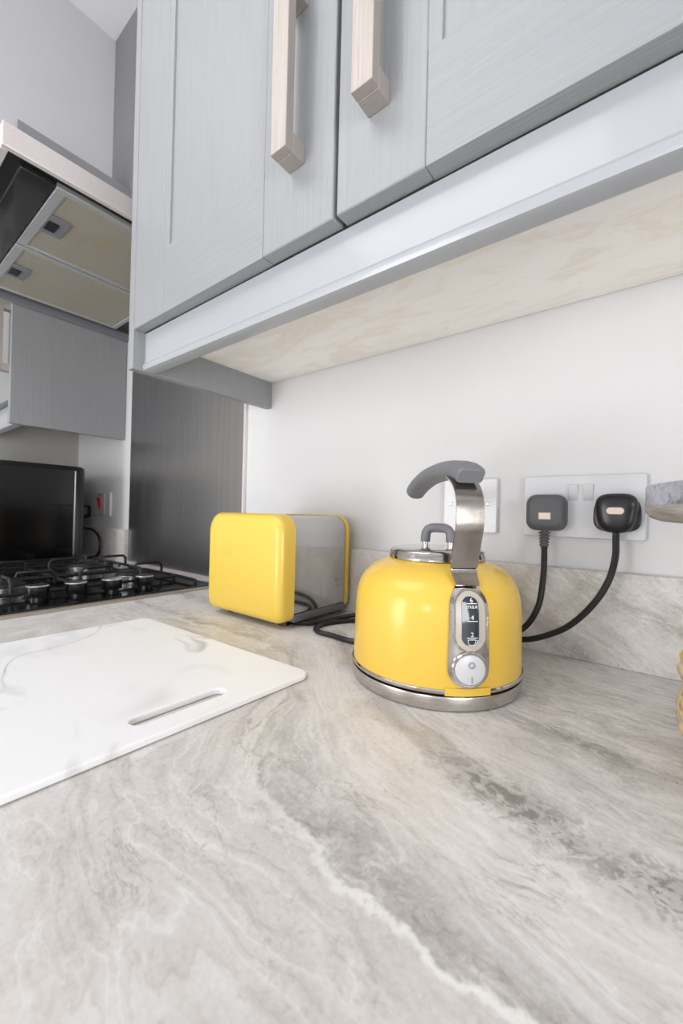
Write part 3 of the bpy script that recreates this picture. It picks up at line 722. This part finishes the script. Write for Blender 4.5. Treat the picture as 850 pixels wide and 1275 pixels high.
obj('cord', tube(NB(), spline([(c1[0]-.0015, -.023, .155), (-.1235, -.028, .135), (-.1225, -.038, .105), (-.127, -.044, .068), (-.145, -.047, .036), (-.180, -.060, .016), (-.225, -.066, .008), (-.28, -.069, .0065), (-.335, -.070, .0055), (-.390, -.064, .0040), (-.4130, -.075, .0040), (-.432, -.108, .0040), (-.438, -.135, .0040), (-.431, -.157, .0040), (-.414, -.1690, .0040), (-.385, -.1690, .0040), (-.347, -.1700, .0040), (-.315, -.150, .0040), (-.300, -.100, .0045), (-.285, -.0825, .0065), (-.255, -.0815, .0085), (-.2300, -.0842, .0095)], 8), .0040, 10), M['black_rubber'], p1, smooth=True)
# right plug
p2 = thing('power_cable', 'black cable with rounded glossy black plug in the right socket', 'cable', (-.043, -.0085, .2))
c2 = (-.0415, .1990)
def p2ring(w0, w1, h, y, dz=0, bulge=.10):
    out = []
    for k in range(48):
        a = 2*pi*k/48
        ca, sa = cos(a), sin(a); e = .62
        x = abs(ca)**e*(1 if ca >= 0 else -1); z = abs(sa)**e*(1 if sa >= 0 else -1)
        w = w0 + (w1-w0)*(z+1)/2
        out.append((c2[0] + x*w/2, y, c2[1] + dz + z*h/2))
    return out
bm = NB(); loft(bm, [p2ring(.052, .050, .046, -.0086, -.001), p2ring(.0535, .050, .047, -.0110, -.001), p2ring(.0535, .0500, .047, -.0155, -.001), p2ring(.0500, .0490, .046, -.0165, -.001)])
obj('plug_back', bm, M['plug_black'], p2, smooth=True, angle=40)
bm = NB(); loft(bm, [p2ring(.036, .0490, .0490, -.0166), p2ring(.037, .0505, .0505, -.0260), p2ring(.036, .0495, .0490, -.0300), p2ring(.032, .044, .0430, -.0335), p2ring(.022, .031, .030, -.0353), p2ring(.010, .014, .014, -.0360)])
pb2 = obj('plug_body', bm, M['plug_black'], p2, smooth=True, angle=60)
bm = NB(); P = rrect(.0185, .0085, .0042, 6)
loft(bm, [[(c2[0]-.0005+a, -.0335, c2[1]+.0028+b) for a, b in P], [(c2[0]-.0005+a, -.0364, c2[1]+.0028+b) for a, b in P]])
obj('label', bm, M['plug_label'], pb2)
obj('cord', tube(NB(), spline([(c2[0], -.024, .180), (c2[0]+.0003, -.026, .165), (-.0410, -.033, .143), (-.0465, -.041, .115), (-.0605, -.045, .0855), (-.083, -.046, .056), (-.107, -.046, .037), (-.142, -.047, .0215), (-.185, -.040, .0180), (-.235, -.034, .0160), (-.285, -.031, .0150), (-.335, -.036, .0150), (-.385, -.050, .0150), (-.415, -.066, .0115), (-.437, -.085, .0065), (-.4475, -.112, .0045), (-.457, -.140, .0044), (-.475, -.155, .0044), (-.500, -.160, .0044)], 8), .0040, 10), M['black_rubber'], p2, smooth=True)

# ------------------------------------------------------------------ chopping board
cb = NB()
W_, H_ = .366, .292
def bt(u, v, z):     # u from the right edge to the left, v from the back edge towards the room
    return (-.3105 - .9995*u - .040*v, -.2995 - .031*u - .9992*v, z)
def board_outline(inset):
    return [(W_/2 + a, H_/2 + b) for a, b in rrect(W_-2*inset, H_-2*inset, .014-inset*.5, 6)]
def slot_outline(grow):
    w, h = .0165 + 2*grow, .092 + 2*grow
    return [(.0325 + a, .138 + b) for a, b in rrect(w, h, w/2*.98, 6)]
zt = .0068; e = .0014
lev = [(.0012, .0004, .0008), (0, .0016, 0), (0, zt-e, 0), (e*.35, zt-e*.3, e*.5*.6), (e, zt, e)]
R = [[cb.verts.new(bt(u, v, z)) for u, v in board_outline(i)] for i, z, _ in lev]
S = [[cb.verts.new(bt(u, v, z)) for u, v in slot_outline(gw_)] for _, z, gw_ in lev]
for ring in (R, S):
    n = len(ring[0])
    for A, B in zip(ring, ring[1:]):
        for k in range(n): cb.faces.new((A[k], A[(k+1) % n], B[(k+1) % n], B[k]))
def fill(A, B):
    ed = []
    for ring in (A, B):
        n = len(ring)
        for k in range(n):
            x = cb.edges.get((ring[k], ring[(k+1) % n])); ed.append(x)
    bmesh.ops.triangle_fill(cb, edges=ed, use_beauty=True)
fill(R[-1], S[-1]); fill(R[0], S[0])
cbo = obj('chopping_board', cb, M['board'], smooth=True, angle=10)
tag(cbo, 'white marbled plastic chopping board with a slot handle lying on the worktop', 'chopping board')

# ------------------------------------------------------------------ tray stand and food packet at the right
ts = thing('tray_stand', 'round galvanised-rim tray stand raised at the right by the socket', 'tray stand', (.125, -.22, 0))
TC = (.1235, -.22, 0)
obj('wooden_base', lathe(NB(), [(.06, .1885), (.108, .1887), (.121, .1898), (.1285, .1930), (.1318, .1970), (.1318, .2020), (.10, .2022)], TC, 96), M['greywood'], ts, smooth=True, angle=50)
obj('rim', lathe(NB(), [(.1320, .1975+.0046), (.1320, .2180), (.1308, .2184), (.1300, .2180), (.1300, .2024), (.1310, .2022)], TC, 96, cap=False), M['galv'], ts, smooth=True, angle=40)
for a in (0, 118, -118):
    x, y = TC[0] + .108*cos(radians(a)), TC[1] + .108*sin(radians(a))
    obj('leg', lathe(NB(), [(.005, 0), (.006, .002), (.0048, .19)], (x, y, 0), 14), M['iron'], ts, smooth=True, angle=40)
fp = thing('food_packet', 'clear packet of yellow food under the tray stand at the right edge', 'food', (.0885, -.200, 0))
bm = bmesh.new(); bmesh.ops.create_icosphere(bm, subdivisions=5, radius=1)
for v in bm.verts:
    d = v.co.normalized(); k = 1 + .06*noise.noise(d*2.2 + Vector((3, 1, 2))) + .03*noise.noise(d*5)
    z = d.z; q = max(1e-4, 1 - abs(d.z)**5)**.2/max(1e-4, sqrt(max(1e-8, 1 - d.z*d.z))); k *= min(q, 8)
    v.co = Vector((.0885 + d.x*k*.0725, -.200 + d.y*k*.052, max(.0008, .044 + z*.0432 + .002*noise.noise(d*5))))
obj('bag', bm, M['packet'], fp, smooth=True, angle=180)
bm = NB()
loft(bm, [[(.0885 + r*.0722*cos(2*pi*k/40), -.200 + r*.0525*sin(2*pi*k/40), z + .002*sin(k*1.9)) for k in range(40)] for r, z in ((.985, .0725), (1.0, .0775), (.95, .0845), (.7, .0895), (.2, .0905))])
obj('printed_top', bm, M['packet_top'], fp, smooth=True, angle=60)

# ------------------------------------------------------------------ light
def area(name, loc, target, sx, sy, watts, col=(1, 1, 1), spread=180):
    l = bpy.data.lights.new(name, 'AREA'); l.shape = 'RECTANGLE'; l.size = sx; l.size_y = sy; l.energy = watts; l.color = col; l.spread = radians(spread)
    o = bpy.data.objects.new(name, l); COL.objects.link(o); o.location = loc
    d = Vector(target) - Vector(loc); o.rotation_euler = d.to_track_quat('-Z', 'Y').to_euler()
    return o
area('window_daylight', ((wx0+wx1)/2, YF-.02, (wz0+wz1)/2), ((wx0+wx1)/2, 0, (wz0+wz1)/2), 3.0, 1.9, 11.5, (.98, .99, 1))
area('photo_lamp', (.12, -1.5, .24), (-.35, 0, .2), .20, .12, 2.2, (1, .995, .99))
area('ceiling_fill', (-.9, -1.7, ZC-.03), (-.9, -1.7, 0), 1.4, 1.2, 32, (1, 1, 1))  # added overhead fill for the upper wall and far end, no fitting
area('left_fill', (-1.45, YF+.02, .0), (-1.5, 0, .2), .9, 1.8, 70, (1, 1, 1))  # extra fill added to brighten the far left wall
area('side_fill', (XR-.03, -1.5, 0), (-1, -.9, .1), 1.6, 1.8, 135, (1, 1, 1))  # fill added from the right, the wall there has no window
w = bpy.data.worlds.new('sky'); scene.world = w; w.use_nodes = True
w.node_tree.nodes['Background'].inputs[0].default_value = (.82, .88, 1, 1); w.node_tree.nodes['Background'].inputs[1].default_value = 1.0

# ------------------------------------------------------------------ camera
FPX = 501.9
yaw, pit, rol = radians(38.08), radians(.22), radians(1.393)
f = Vector((-sin(yaw)*cos(pit), cos(yaw)*cos(pit), sin(pit))); r0 = Vector((cos(yaw), sin(yaw), 0)); u0 = r0.cross(f)
rr = r0*cos(rol) + u0*sin(rol); uu = u0*cos(rol) - r0*sin(rol)
cam = bpy.data.cameras.new('camera'); co = bpy.data.objects.new('camera', cam); COL.objects.link(co)
mw = Matrix((( rr.x, uu.x, -f.x, 0), (rr.y, uu.y, -f.y, -.647), (rr.z, uu.z, -f.z, .190), (0, 0, 0, 1)))
co.matrix_world = mw
cam.sensor_fit = 'VERTICAL'; cam.sensor_height = 36; cam.sensor_width = 24; cam.lens = FPX/1275*36
cam.clip_start = .01
cam.dof.use_dof = True; cam.dof.focus_distance = .46; cam.dof.aperture_fstop = 8
scene.camera = co
scene.view_settings.view_transform = 'Standard'; scene.view_settings.look = 'None'
scene.view_settings.exposure = -.62; scene.view_settings.gamma = 1; scene.view_settings.use_curve_mapping = False
